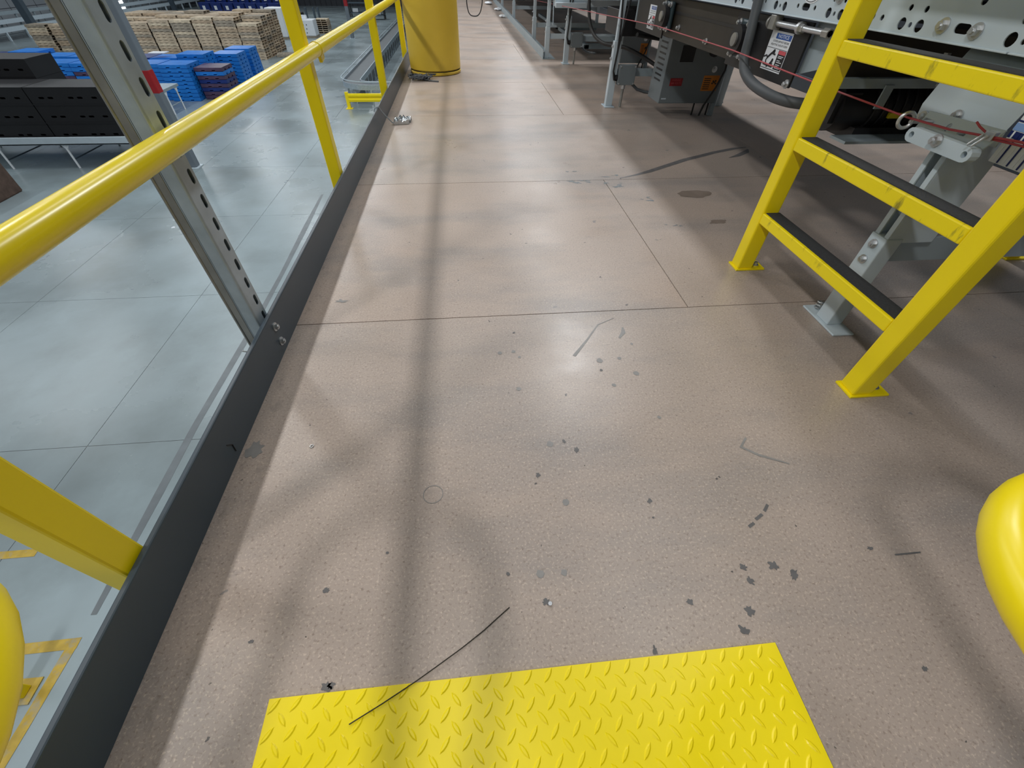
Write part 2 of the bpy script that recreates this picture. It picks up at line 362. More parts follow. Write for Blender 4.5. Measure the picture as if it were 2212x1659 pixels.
# shell
wl = struct(MB().box(-37.3, -37, -8, 82, D-.1, 8).build('wall_left', M_wallg))
mb = MB()
for k in range(34): mb.box(-37.0, -36.985, 33+k*1.5, 33.03+k*1.5, D, 2)
for z in (-2.6, -1.3, 0.0): mb.box(-37.0, -36.985, -8, 82, z, z+.03)
mb.build('panel_joint', M_walld, wl)
struct(MB().box(-36.99, -36.93, 64.4, 65.3, -3.75, -2.95).build('window_1', M_lit))
wb = struct(MB().box(-37, 12, 78, 78.3, D-.1, 8).build('wall_back', M_walld))
mb = MB()
for k in range(60): mb.box(-30+k*.7, -29.95+k*.7, 77.9, 78, D, 4)
mb.build('wall_rib', M_walld, wb)
struct(MB().box(11.7, 12, -8, 78, D-.1, 8).build('wall_right', M_walld))
struct(MB().box(-.575, 3.2, 15.6, 15.7, -.3, 2.6).build('wall_end', M_walld))

# ------------------------------------------------------------------ toe board along the open edge
toe = thing('toe_board', 'long dark grey toe board along the open left edge of the deck', 'toe board', (-.57, 0, 0))
MB().box(-.575, -.563, -1.6, 15.6, -.30, .118).build('board', M_dark, toe, bevel=.003)
for p in ((-.563, .957, .082), (-.563, .953, .034)): MB().bolt(p, (1, 0, 0), .008, .007).build('bolt', M_zinc, toe, smooth=True)
MB().tube([(-.563, .575, .055), (-.562, .588, .04), (-.562, .585, .02)], .0012, 6).build('crack', M_black, toe)
toe2 = tag(MB().box(3.07, 3.082, -1.6, 15.6, 0, .105).build('toe_board', M_dark, bevel=.003), 'dark toe board along the far right edge of the deck, behind the conveyors', 'toe board')

# ------------------------------------------------------------------ guard rail
gr = thing('guard_rail', 'yellow guard rail of square posts and a round pipe along the left edge', 'guard rail', (-.60, 2, 0))
for y in (-1.45, .282, 2.02, 3.79, 5.55, 7.3, 9.05, 10.8, 12.5, 14.2):
    MB().box(-.627, -.5775, y, y+.05, -.28, 1.07).build('post', M_yel, gr, bevel=.004)
MB().tube([(-.555, y, .5505) for y in (-1.6, .5, 2, 4, 6, 8, 10, 12, 14.5)], .0225, 24).build('rail', M_rail, gr, smooth=True)
MB().tube([(-.555, 2.06, .5505), (-.555, 2.075, .5505)], .0245, 24).build('rail_coupling', M_rail, gr, smooth=True)
br = MB().prism([(-.562, 2.085, .530), (-.562, 2.15, .530), (-.562, 2.14, .512), (-.562, 2.095, .505)], (.012, 0, 0)).build('rail_bracket', M_rail, gr, bevel=.002)

# ------------------------------------------------------------------ slotted strut post by the toe board
st = thing('strut_post', 'double galvanised slotted strut post bolted behind the dark toe board', 'post', (-.62, .96, -.25))
y0, y1 = .932, .988; zc = [.111+.05165*k for k in range(-8, 40)]
sheet('slotted_channel', [(y0+.005, -.25), (y1, -.25), (y1, 2.1), (y0+.005, 2.1)], [slot(.9725, z+.0, .0135, .030) for z in zc if -.2 < z < 2.05], .0025, M_galv, lambda a, b, c: (-.586+c, a, b), st)
mb = MB(); mb.box(-.6155, -.5905, y0, y0+.0025, -.25, 2.1); mb.box(-.6155, -.5875, y1-.0025, y1, -.25, 2.1); mb.tube([(-.5897, y0+.0048, -.25), (-.5897, y0+.0048, 2.1)], .0048, 16)
mb.box(-.617, -.6145, y0, y0+.010, -.25, 2.1); mb.box(-.617, -.6145, y1-.010, y1, -.25, 2.1)
mb.build('channel_side', M_galv, st, smooth=True)
mb = MB(); mb.box(-.639, -.6205, y0+.002, y0+.0045, -.25, 2.1); mb.box(-.639, -.6205, y1-.0045, y1-.002, -.25, 2.1); mb.box(-.6415, -.639, y0+.002, y1-.002, -.25, 2.1)
mb.tube([(-.6215, y0+.004, -.25), (-.6215, y0+.004, 2.1)], .0022, 10); mb.tube([(-.6390, y0+.003, -.25), (-.6390, y0+.003, 2.1)], .0035, 10)
mb.build('back_channel', M_galvd, st, smooth=True)
for z in (-.2, .05, .60, 1.4): MB().box(-.6205, -.6145, .95, .97, z, z+.02).build('spot_weld', M_galvd, st)
MB().tube([(-.66, .925, .03), (-.655, .915, .035), (-.64, .918, .028), (-.65, .93, .02)], .002, 6).build('wire_tie', M_zinc, st)

# ------------------------------------------------------------------ tread plate, wire, scraps on the deck
mb = MB(); X0, X1, Y0, Y1 = -.354, .471, -.48, .1175
mb.box(X0, X1, Y0, Y1, .0002, .004)
pitch = .0326; r = 0; y = Y1-.010
while y > Y0+.01:
    x = X0+.010+(0 if r % 2 == 0 else pitch/2)
    while x < X1-.008:
        a = (1 if r % 2 == 0 else -1)*math.radians(52)+PI/2*(0); L_, W_ = .0125, .0038
        u = Vector((math.cos(a), math.sin(a), 0)); v = Vector((-u.y, u.x, 0)); c = Vector((x, y, .004))
        ring_ = [c+u*(L_*t)+v*(W_*s_) for t, s_ in ((-1, 0), (-.5, .8), (0, 1), (.5, .8), (1, 0), (.5, -.8), (0, -1), (-.5, -.8))]
        top = [c+u*(L_*.72*t)+v*(W_*.45*s_)+Vector((0, 0, .0016)) for t, s_ in ((-1, 0), (-.5, .8), (0, 1), (.5, .8), (1, 0), (.5, -.8), (0, -1), (-.5, -.8))]
        mb.add(ring_+top, [tuple(range(8, 16))]+[(i, (i+1) % 8, 8+(i+1) % 8, 8+i) for i in range(8)])
        x += pitch
    y -= .0172; r += 1
tag(mb.build('tread_plate', M_yel_worn, loc=(.06, -.18, 0)), 'bright yellow diamond tread plate on the deck at the stair head', 'tread plate')
tag(MB().tube([(.027, .213, .0010), (.006, .199, .0010), (-.02, .181, .0014), (-.058, .158, .0028), (-.10, .135, .0052), (-.13, .119, .0066), (-.18, .095, .0072), (-.226, .075, .0064)], .0009, 8).build('wire', M_brown, smooth=True),
    'thin dark wire lying across the edge of the yellow tread plate', 'wire')
nut = MB()
for x, y in ((.10, .212),): nut.tube([(x, y, 0), (x, y, .004)], .0035, 12)
tag(nut.build('screw_head', M_zinc), 'tiny silver screw head on the bare deck in front of the tread plate', 'screw')
wsh = MB(); wsh.tube(arc((-.405, .597, .0012), .0036, 0, 2*PI, 18)[:-1], .0012, 6, closed=True)
tag(wsh.build('washer', M_zinc), 'tiny silver washer lying on the deck near the toe board', 'washer')
cl = thing('wire_clip', 'crumpled silver clip on a wire hooked over the toe board', 'clip', (-.45, 3.32, 0))
MB().tube([(-.590, 3.17, .10), (-.585, 3.175, .118), (-.572, 3.19, .123), (-.560, 3.205, .121), (-.550, 3.24, .085), (-.52, 3.28, .035), (-.50, 3.285, .012), (-.485, 3.30, .008)], .0035, 8).build('wire', M_galv, cl, smooth=True)
mb = MB(); n = 9
pts = [[Vector((-.49+.10*i/n, 3.275+.11*j/5+.02*i/n, .012+.022*abs(math.sin(i*1.3+j*2.1))*random.uniform(.5, 1.2))) for j in range(6)] for i in range(n+1)]
vs = [p for row in pts for p in row] + [p*1 - Vector((0, 0, p.z-.0015)) for row in pts for p in row]
fs = [(i*6+j, i*6+j+1, i*6+j+7, i*6+j+6) for i in range(n) for j in range(5)]; m_ = 6*(n+1)
fs += [tuple(m_+q for q in reversed(f)) for f in fs]
fs += [(i*6, i*6+6, m_+i*6+6, m_+i*6) for i in range(n)] + [(i*6+5, m_+i*6+5, m_+i*6+11, i*6+11) for i in range(n)]
fs += [(j, m_+j, m_+j+1, j+1) for j in range(5)] + [(n*6+j, n*6+j+1, m_+n*6+j+1, m_+n*6+j) for j in range(5)]
mb.add(vs, fs).build('clip', M_foil, cl)
MB().tube(arc((-.385, 3.37, .0), .03, 0, PI, 10, (0, 1, 0), (0, 0, 1)), .004, 8).build('loop', M_zinc, cl, smooth=True)
coil = MB()
for k in range(16):
    cx, cy, rr = random.uniform(-.51, -.36), random.uniform(4.66, 4.84), random.uniform(.02, .05)
    ph = random.random()*6; pts = [Vector((cx+rr*math.cos(ph+t*.6)+.01*t*random.uniform(0, 1), cy+rr*.8*math.sin(ph+t*.6), .008+.03*abs(math.sin(t*.4+k)))) for t in range(13)]
    coil.tube(pts, .0045, 6)
coil.tube([(-.38, 4.74, .01), (-.33, 4.72, .006), (-.28, 4.70, .005), (-.23, 4.68, .005)], .006, 6)
tag(coil.build('cable_tangle', M_hose, smooth=True), 'tangle of dark cable ends on the deck at the foot of the yellow drum', 'cable')

# ------------------------------------------------------------------ yellow drum
dr = thing('drum', 'tall yellow plastic drum standing on the deck beside the toe board', 'drum', (-.270, 5.18, 0))
prof = [(.0, .001), (.236, .001), (.248, .006), (.250, .022), (.240, .028), (.240, .036), (.248, .042), (.251, .4), (.253, .8), (.253, .95), (.255, .96), (.255, .985), (.245, .985), (.24, .95), (.0, .95)]
mb = MB(); n = 48; vs = [(-.270+r_*math.cos(2*PI*j/n), 5.18+r_*math.sin(2*PI*j/n), z_) for r_, z_ in prof for j in range(n)]
mb.add(vs, [(i*n+j, i*n+(j+1) % n, (i+1)*n+(j+1) % n, (i+1)*n+j) for i in range(len(prof)-1) for j in range(n)])
mb.build('body', M_drum, dr, smooth=True)
MB().tube(arc((-.270, 5.18, .032), .2425, 0, 2*PI, 48)[:-1], .003, 6, closed=True).build('bottom_groove', M_brown, dr)

# ------------------------------------------------------------------ stair grab rails either side of the camera
def grab(cx, cy, ro, sgn, label):
    rc = ro-.0225; x_in, xo = cx-sgn*rc, cx+sgn*rc
    t = thing('stair_handrail', label, 'handrail', (x_in, -.5, 0))
    a0 = PI if sgn > 0 else 0
    path = [(x_in, -1.0, .06), (x_in, -.6, .23), (x_in, -.25, .40), (x_in, cy-.08, .445)] + arc((cx, cy, .45), rc, a0, PI-a0, 20) + [(xo, cy-.08, .445), (xo, -.5, .30), (xo, -1.0, .06 if sgn > 0 else -.2)]
    MB().tube(path, .0225, 20).build('pipe', M_yel, t, smooth=True)
    MB().cyl((x_in, -.98, .002), (x_in, -.98, .08), .021).build('foot', M_yel, t, smooth=True)
grab(-.504, -.007, .191, -1, 'yellow tubular stair handrail bending outward on the left of the tread plate')
grab(.563, .0037, .1667, 1, 'yellow tubular stair handrail bending outward on the right of the tread plate')

# ------------------------------------------------------------------ crossover ladder
ld = thing('crossover_ladder', 'yellow step-over ladder with black grit treads standing across the conveyor', 'ladder', (1.03, 1.0, 0))
def tubepost(x, y, z1, nm='stringer'): return MB().box(x, x+.058, y, y+.05, .005, z1).build(nm, M_yel, ld, bevel=.005)
tubepost(.984, 1.285, 1.9); tubepost(.984, .641, 1.9)
tubepost(2.105, 1.285, 1.9, 'rear_leg'); tubepost(2.105, .641, 1.9, 'rear_leg')
for z in (.216, .443, .668, .9):
    rg = MB().box(.985, 1.042, .6915, 1.2845, z-.034, z).build('rung', M_rung, ld, bevel=.003)
    MB().box(.994, 1.042, .694, 1.282, z, z+.0022).build('grit_strip', M_grit, rg)
for x, y in ((.984, 1.285), (.984, .641), (2.105, 1.285), (2.105, .641)):
    f = MB().box(x-.006, x+.105, y-.006, y+.056, .0003, .0065).build('foot_plate', M_yel_worn, ld, bevel=.001)
    MB().bolt((x+.082, y+.025, .0065), (0, 0, 1), .008, .008).build('anchor_bolt', M_zinc, f, smooth=True)
for y in (.641, 1.285): MB().box(1.044, 2.103, y, y+.05, 1.85, 1.9).build('hand_rail', M_yel, ld, bevel=.005)
MB().box(1.044, 2.103, .69, 1.286, .93, .96).build('platform', M_yel_worn, ld)

# ------------------------------------------------------------------ near conveyor
cv = thing('belt_conveyor', 'light grey belt conveyor with punched side frame crossed by the yellow ladder', 'conveyor', (1.6, 1.6, 0))
holes = []
for k in range(-4, 7):
    o_ = 1.246 + k*.302
    for dy, z, rr in ((0.0, .6985, .0125), (.0285, .6985, .0055), (.057, .6985, .0125), (.003, .7295, .0065), (.053, .7295, .0065), (-.135, .752, .0075)):
        if o_+dy < 3.1: holes.append(disc(o_+dy, z, rr, n=16))
    if o_-.122 > -.35: holes.append(slot(o_-.122, .7045, .042, .018))
    for dy in (-.170, -.077):
        if k != 0 and -.35 < o_+dy < 3.1: holes.append(disc(o_+dy, .7045, .0065, n=12))
sheet('side_frame', [(-.4, .68), (3.16, .68), (3.16, .885), (-.4, .885)], holes, .003, M_grey, lambda a, b, c: (1.14+c, a, b), cv)
mb = MB(); mb.box(1.135, 1.175, -.4, .985, .6765, .680); mb.box(1.135, 1.175, .988, 3.16, .6765, .680); mb.box(1.135, 1.175, -.4, 3.16, .885, .889)
mb.build('frame_flange', M_grey, cv, bevel=.001)
MB().box(1.1375, 1.1384, .935, .938, .681, .80).build('frame_joint', M_black, cv)
MB().box(2.06, 2.10, -.4, 3.16, .677, .889).build('far_side_frame', M_grey, cv, bevel=.002)
for y, z in ((1.176, .7055), (1.086, .7040), (1.575, .735)): MB().bolt((1.1385, y, z), (-1, 0, 0), .010, .010).build('frame_bolt', M_zinc, cv, smooth=True)
MB().box(1.18, 2.05, -.4, 3.3, .84, .85).build('belt', M_rubber, cv)
MB().box(1.18, 2.05, -.4, 3.3, .70, .712).build('bed_pan', M_brown, cv)
sheet('maker_plate', disc(1.715, .735, .042, .022, 28), [], .0008, M_white, lambda a, b, c: (1.1378+c, a, b), cv)
tp = MB(); tp.tube([(1.1370, p[0], p[1]) for p in disc(1.715, .735, .036, .0175, 28)], .0009, 5, closed=True); tp.build('plate_border', M_ink, cv)
# drive unit under the bed
dv = MB().box(1.172, 1.185, 2.15, 3.30, .505, .668).build('drive_side_plate', M_brown, cv, bevel=.002)
MB().box(1.1700, 1.1715, 2.2, 3.15, .607, .618).build('plate_slot', M_black, dv)
for y, z in ((2.80, .558), (2.44, .540), (2.95, .64)): MB().bolt((1.1715, y, z), (-1, 0, 0), .008, .012).build('plate_bolt', M_zinc, dv, smooth=True)
pl = MB().box(1.166, 1.1745, 1.69, 2.20, .490, .668).build('take_up_plate', M_black, cv, bevel=.002)
pl2 = MB().box(1.166, 1.1745, 3.02, 3.52, .490, .668).build('take_up_plate', M_black, cv, bevel=.002)
for y, z in ((1.985, .498), (1.705, .50)): MB().bolt((1.1655, y, z), (-1, 0, 0), .009, .010).build('plate_bolt', M_zinc, pl, smooth=True)
def bearing(y, z):
    bb = MB(); bb.box(1.145, 1.165, y-.055, y+.055, z-.062, z+.062); o = bb.build('bearing_housing', M_teal, cv, bevel=.008)
    MB().cyl((1.144, y, z), (1.118, y, z), .048, 28).build('bearing_cap', M_black, o, smooth=True)
    MB().cyl((1.1175, y, z), (1.110, y, z), .022, 20).build('shaft_end', M_galvd, o, smooth=True)
    for dy, dz in ((-.042, .05), (.042, .05), (-.042, -.05), (.042, -.05)): MB().bolt((1.1445, y+dy, z+dz), (-1, 0, 0), .008, .012).build('housing_bolt', M_zinc, o, smooth=True)
bearing(2.08, .585); bearing(2.95, .592)
rod = MB().tube([(1.150, 1.905, .652), (1.150, 1.57, .652)], .0085, 16).build('take_up_bolt', M_zinc, cv, smooth=True)
MB().box(1.135, 1.166, 1.872, 1.905, .634, .674).build('bolt_block', M_galvd, rod, bevel=.002)
MB().tube([(1.150, 1.918, .652), (1.150, 1.908, .652)], .019, 20).build('bolt_head', M_galvd, rod, smooth=True)
MB().tube([(1.150, 1.735, .652), (1.150, 1.722, .652)], .017, 20).tube([(1.150, 1.722, .652), (1.150, 1.708, .652)], .012, 6).build('jam_nut', M_zinc, rod, smooth=True)
MB().tube([(1.150, 1.60, .652), (1.150, 1.57, .652)], .013, 6).build('end_nut', M_galvd, rod)
# safety labels on the take-up plates
def safety(y0_, y1_, z0_, z1_, parent):
    x = 1.1655; W_, H_ = y1_-y0_, z1_-z0_
    P = lambda a, b, e=0: (x-.0004-e, y1_-a*W_, z0_+b*H_)           # a runs left to right as read, b upward
    q = lambda a0, a1, b0, b1, e, nm, m, par: MB().prism([P(a0, b0, e), P(a1, b0, e), P(a1, b1, e), P(a0, b1, e)], (-.0002, 0, 0)).build(nm, m, par)
    lb = q(0, 1, 0, 1, 0, 'safety_label', M_white, parent)
    q(.26, .97, .80, .945, .0003, 'notice_band', M_blue, lb)
    pt = lambda ca, cb, e=.0008: (lambda u, v: (x-.0004-e, y1_-(ca*W_)-u, z0_+cb*H_+v))
    text('notice_lettering', 'NOTICE', .11*H_*1.2, pt(.61, .872), M_white, lb, fit=.50*W_)
    text('label_lettering', 'LOOSEN JAM NUT BEFORE', .07*H_*1.1, pt(.56, .735), M_ink, lb, fit=.76*W_)
    text('label_lettering', 'ADJUSTING TAKE-UP SCREW', .07*H_*1.1, pt(.53, .645), M_ink, lb, fit=.80*W_)
    q(.02, .98, .545, .56, .0003, 'label_rule', M_hose, lb)
    q(.62, .98, .02, .535, .0003, 'warning_panel', M_ink, lb)
    q(.64, .96, .43, .53, .0006, 'warning_band', M_pink, lb)
    for k, b in enumerate((.375, .335, .26, .215, .15, .11, .06)): q(.68, .92-.05*(k % 3), b, b+.018, .0006, 'text_line', M_white, lb)
    st_ = lambda a0, b0, a1, b1, wd: MB().tube([P(a0, b0, .0006), P(a1, b1, .0006)], wd*W_*.6, 6).build('pictogram_limb', M_ink, lb)
    for a in ((.20, .28, .34, .42, .045), (.34, .42, .40, .50, .032), (.34, .42, .52, .40, .032), (.20, .28, .12, .33, .03), (.12, .33, .02, .28, .03), (.20, .28, .16, .20, .03), (.16, .20, .20, .12, .03), (.08, .09, .56, .07, .035), (.40, .10, .46, .19, .06), (.46, .19, .52, .13, .035), (.30, .08, .30, .03, .04)): st_(*a)
    MB().tube([P(.42, .47, .0004), P(.42, .47, .0009)], .05*W_, 12).build('pictogram_head', M_ink, lb)
    MB().tube([P(.47, .235, .0004), P(.47, .235, .0009)], .045*W_, 12).build('pictogram_head', M_ink, lb)
    q(0, 1, -.055, -.02, 0, 'label_strip', M_white, lb)
safety(1.772, 1.908, .524, .632, pl); safety(3.178, 3.294, .519, .622, pl2)
# guard, end pan, crossmembers, motor
gp = MB(); gp.add([(1.168, .90, .525), (1.168, 1.13, .525), (1.162, 1.13, .56), (1.162, .90, .56), (1.175, 1.13, .61), (1.175, .90, .61), (1.20, 1.13, .675), (1.20, .90, .675)], [(0, 1, 2, 3), (3, 2, 4, 5), (5, 4, 6, 7)])
gpo = gp.build('return_guard', M_grey, cv, smooth=True); sm = gpo.modifiers.new('thick', 'SOLIDIFY'); sm.thickness = .003
for y, z in ((1.022, .558), (1.106, .537)): MB().bolt((1.1615, y, z), (-1, 0, 0), .008, .010).build('guard_bolt', M_zinc, gpo, smooth=True)
gd = MB().box(1.17, 1.176, .70, .895, .50, .66).build('barcode_panel', M_white, cv)
for z0_, z1_, m_ in ((.598, .603, M_navy), (.577, .580, M_navy), (.562, .575, M_sky), (.548, .5605, M_navy)): MB().box(1.169, 1.1698, .70, .895, z0_, z1_).build('label_stripe', m_, gd)
for k in range(16): MB().box(1.1682, 1.1688, .712+k*.0115, .712+k*.0115+.0035, .502, .5605).build('label_bar', M_white if k % 2 else M_navy, gd)
MB().prism([(1.19, 1.70, .53), (1.19, 1.52, .582), (1.19, 1.52, .672), (1.19, 1.70, .672)], (.004, 0, 0)).build('end_pan', M_grey2, cv)
MB().box(1.19, 2.05, 1.520, 1.526, .545, .672).build('end_pan', M_brown, cv)
MB().box(1.19, 2.05, 1.49, 1.495, .525, .552).box(1.19, 2.05, 1.495, 1.515, .548, .552).build('cross_member', M_grey2, cv, bevel=.001)
MB().box(1.36, 1.39, 1.484, 1.489, .47, .535).build('hanger_clip', M_grey2, cv)
mt = MB().cyl((1.30, 1.62, .45), (1.75, 1.62, .45), .075, 28).box(1.38, 1.72, 1.54, 1.70, .36, .40).box(1.28, 1.36, 1.56, 1.68, .41, .50).build('motor', M_black, cv, smooth=True)
for k in range(9): MB().tube(arc((1.42+k*.035, 1.62, .45), .078, 0, 2*PI, 24, (0, 1, 0), (0, 0, 1))[:-1], .004, 6, closed=True).build('cooling_fin', M_black, mt)
MB().box(1.48, 1.53, 1.535, 1.545, .43, .446).build('motor_tag', M_yel, mt)
MB().box(1.30, 1.62, 1.46, 1.54, .372, .380).build('motor_tray', M_grey2, cv)
chn = MB()
for k in range(20): chn.box(1.245, 1.255, 1.15+k*.004, 1.162+k*.004, .50+k*.0075, .506+k*.0075)
chn.build('chain', M_galvd, cv)
MB().tube(spline([(1.12, 2.02, .86), (1.118, 2.0, .72), (1.116, 1.972, .61), (1.116, 1.960, .548), (1.117, 1.93, .508), (1.125, 1.86, .478), (1.145, 1.76, .460), (1.18, 1.69, .452), (1.23, 1.655, .45), (1.30, 1.645, .45)]), .0175, 18).build('conduit_hose', M_hose, cv, smooth=True)
# near support leg with its bracket
lg = MB().box(1.108, 1.158, .935, .990, .006, .292).build('leg', M_grey, cv, bevel=.003)
MB().box(1.098, 1.168, .885, 1.045, .0003, .0062).build('leg_foot', M_grey, lg, bevel=.002)
mb = MB(); mb.tube([(1.133+.010*math.cos(t*.8), 1.022+.010*math.sin(t*.8), .007+.0013*t) for t in range(24)], .0022, 6); mb.build('anchor_spring', M_zinc, lg, smooth=True)
mb = MB(); mb.box(1.112, 1.117, .938, .952, .28, .53); mb.box(1.112, 1.117, .972, .986, .28, .53); mb.box(1.117, 1.25, .938, .942, .28, .53); mb.box(1.117, 1.25, .982, .986, .28, .53)
mb.build('slotted_upright', M_grey, lg, bevel=.001)
for z in (.268, .222): MB().bolt((1.1075, .963, z), (-1, 0, 0), .008, .008).build('leg_bolt', M_zinc, lg, smooth=True)
MB().box(1.16, 2.06, .955, .963, .215, .285).build('leg_brace', M_grey2, cv, bevel=.001)
brk = sheet('cord_bracket', slot(.948, .520, .180, .030), [disc(1.022, .520, .0065), disc(.874, .520, .0065)], .022, M_grey, lambda a, b, c: (1.083+c, a, b), lg)
sheet('bracket_plate', [(.865, .529), (1.045, .526), (1.05, .562), (.862, .568)], [slot(1.03, .546, .030, .008), slot(.884, .551, .018, .010), slot(.975, .546, .010, .016), slot(.935, .544, .020, .008)], .004, M_grey, lambda a, b, c: (1.097+c+(b-.53)*.5, a, b), lg)
MB().bolt((1.072, .950, .5265), (-1, 0, 0), .0085, .012).build('bracket_bolt', M_zinc, brk, smooth=True)
eb = thing('eye_bolt', 'galvanised eye bolt carrying the red pull cord beside the bracket', 'eye bolt', (1.08, 1.07, .54))
MB().tube(arc((1.082, 1.068, .5385), .0165, 0, 2*PI, 28, (.93, -.25, 0), (0, 0, 1))[:-1], .0042, 12, closed=True).build('eye', M_zinc, eb, smooth=True)
MB().cyl((1.092, 1.066, .536), (1.15, 1.062, .535), .004, 10).build('shank', M_zinc, eb, smooth=True)
cd = thing('pull_cord', 'red plastic-coated emergency pull cord running along the conveyors', 'cord', (1.08, 1, .55))
MB().tube([(1.08, .55, .590), (1.08, .70, .572), (1.08, .80, .5655), (1.08, .86, .5585), (1.081, .95, .549), (1.082, 1.07, .5445), (1.08, 1.3, .547), (1.08, 1.6, .552), (1.08, 2.0, .560), (1.08, 2.9, .556), (1.06, 4.4, .512), (1.03, 6.5, .45), (1.0, 9.2, .37)], .0023, 8).build('cord', M_cord, cd, smooth=True)
MB().tube([(1.083, .55, .582), (1.084, .70, .565), (1.084, .80, .5595), (1.083, .85, .556), (1.078, .868, .564), (1.075, .885, .570), (1.074, .897, .576)], .0021, 8).build('cord_tail', M_cord, cd, smooth=True)
cp = MB().box(1.072, 1.090, .848, .866, .553, .569, rz=.3).build('cord_clamp', M_zinc, cd, bevel=.001)
for dy in (.852, .862): MB().cyl((1.068, dy, .562), (1.060, dy+.010, .540), .0022, 8).build('clamp_stud', M_zinc, cp, smooth=True)

# legs and junction boxes further along, repeated down the line
def leg_set(y, xl=1.125, top=.66, jb=True, label=None):
    t = MB(); t.box(xl-.022, xl+.030, y-.025, y+.025, .006, .40); t.box(xl-.014, xl+.022, y-.018, y+.018, .40, top)
    o = t.build('leg', M_grey, cv, bevel=.003)
    MB().box(xl-.035, xl+.043, y-.06, y+.06, .0003, .0062).build('leg_foot', M_grey, o, bevel=.002)
    for z in (.30, .37): MB().bolt((xl-.0225, y, z), (-1, 0, 0), .008, .008).build('leg_bolt', M_zinc, o, smooth=True)
    MB().box(xl+.04, 2.06, y+.01, y+.02, .190, .238).build('leg_brace', M_grey2, cv, bevel=.001)
    f = MB().box(2.02, 2.07, y-.025, y+.025, .0003, .68).build('leg', M_grey, cv, bevel=.003)
    return o
leg_set(3.755, 1.128); leg_set(5.645, 1.137)
def junction(y, xo, label):
    t = thing('junction_box', label, 'junction box', (xo, y, 0))
    MB().box(xo, xo+.13, y-.045, y, .145, .268).build('box', M_box, t, bevel=.004)
    for dx, dz in ((.01, .155), (.12, .258), (.12, .155), (.01, .258)): MB().bolt((xo+dx, y-.0455, dz), (0, -1, 0), .004, .003).build('cover_screw', M_zinc, t)
    MB().cyl((xo+.055, y-.022, .0005), (xo+.055, y-.022, .144), .010, 12).build('conduit_pipe', M_galvd, t, smooth=True)
    MB().cyl((xo+.055, y-.022, .12), (xo+.055, y-.022, .145), .016, 12).build('conduit_nut', M_zinc, t, smooth=True)
    for k in (-1, 1): MB().tube([(xo-.005, y-.02, .185+.012*k), (xo-.03, y-.035, .19+.012*k), (xo-.045, y-.04, .23), (xo-.035, y-.035, .35), (xo-.028+.012*k, y-.032, .5), (xo-.025+.03*k, y-.03, .64)], .0065, 8).build('cable', M_rubber, t, smooth=True)
    MB().cyl((xo-.03, y-.02, .19), (xo, y-.02, .19), .016, 12).build('cable_gland', M_rubber, t, smooth=True)
    MB().tube([(xo+.12, y-.02, .150), (xo+.17, y-.02, .115), (xo+.23, y-.03, .10), (xo+.28, y-.06, .10)], .010, 10).build('flex_conduit', M_hose, t, smooth=True)
junction(3.745, 1.165, 'grey junction box on the nearer white conveyor leg, beside the motor cabinet')
junction(5.635, 1.172, 'grey junction box on the farther conveyor leg with black cables')
def cabinet(x, y, w_, d_, z0_, z1_, label, red=True):
    t = thing('motor_cabinet', label, 'cabinet', (x, y, 0))
    b = MB().box(x, x+w_, y, y+d_, z0_, z1_).build('enclosure', M_box, t, bevel=.004)
    mb = MB()
    for k in range(9): mb.box(x-.0015, x-.0003, y+.06, y+d_-.06, z0_+.12+k*.03, z0_+.13+k*.03)
    mb.build('louvre', M_black, b)
    MB().bolt((x+w_*.82, y-.0005, z0_+.20), (0, -1, 0), .012, .012).build('door_latch', M_zinc, t, smooth=True)
    q = MB().box(x+w_*.68, x+w_*.95, y-.0012, y-.0002, z0_+.075, z0_+.165).build('orange_label', M_orange, t)
    for k in range(6): MB().box(x+w_*.70, x+w_*.81, y-.002, y-.0013, z0_+.085+k*.012, z0_+.090+k*.012).build('text_line', M_brown, q)
    for dx, dz in ((.85, .12), (.88, .125), (.91, .118), (.86, .132), (.90, .134)): MB().cyl((x+w_*dx, y-.0013, z0_+dz), (x+w_*dx, y-.0022, z0_+dz), .006, 8).build('warning_symbol', M_brown, q)
    if red:
        q = MB().box(x+w_*.12, x+w_*.33, y-.0012, y-.0002, z0_+.105, z0_+.15).build('red_label', M_redv, t)
        text('red_label_lettering', 'WARNING', .018, lambda u, v: (x+w_*.225+u, y-.0018, z0_+.138+v), M_pink, q, fit=w_*.15)
        text('red_label_lettering', '480 VOLTS', .018, lambda u, v: (x+w_*.225+u, y-.0018, z0_+.120+v), M_pink, q, fit=w_*.17)
        MB().box(x+.015, x+.05, y-.0012, y-.0002, z0_+.025, z0_+.033).build('serial_tag', M_grey, t)
        MB().box(x+w_*.20, x+w_*.42, y-.002, y-.0002, z0_+.24, z0_+.33).build('cover_plate', M_black, t)
        MB().cyl((x+w_*.72, y-.03, z0_+.30), (x+w_*.72, y-.0005, z0_+.30), .03, 16).build('knob', M_black, t, smooth=True)
    for dx in (.3, w_-.02): MB().cyl((x+dx*1.0 if dx > .25 else x+dx, y+.05, .0005), (x+dx, y+.05, z0_), .006, 8).build('support_stud', M_black, t)
    MB().box(x+w_*.98, x+w_*.98+.03, y+.02, y+.05, .0005, z1_).build('side_post', M_grey2, t, bevel=.002)
    MB().tube([(x+w_-.02, y-.02, z1_-.05), (x+w_-.01, y-.025, z0_+.2), (x+w_-.04, y-.025, z0_+.1), (x+w_-.09, y-.02, z0_-.01), (x+w_-.10, y-.01, .01)], .007, 8).build('cable', M_rubber, t, smooth=True)
cabinet(1.405, 3.42, .43, .24, .085, .47, 'large grey motor cabinet with red and orange warning labels under the conveyor')
cabinet(1.66, 5.32, .29, .30, .05, .46, 'smaller grey motor cabinet with one orange label, farther under the conveyor', False)
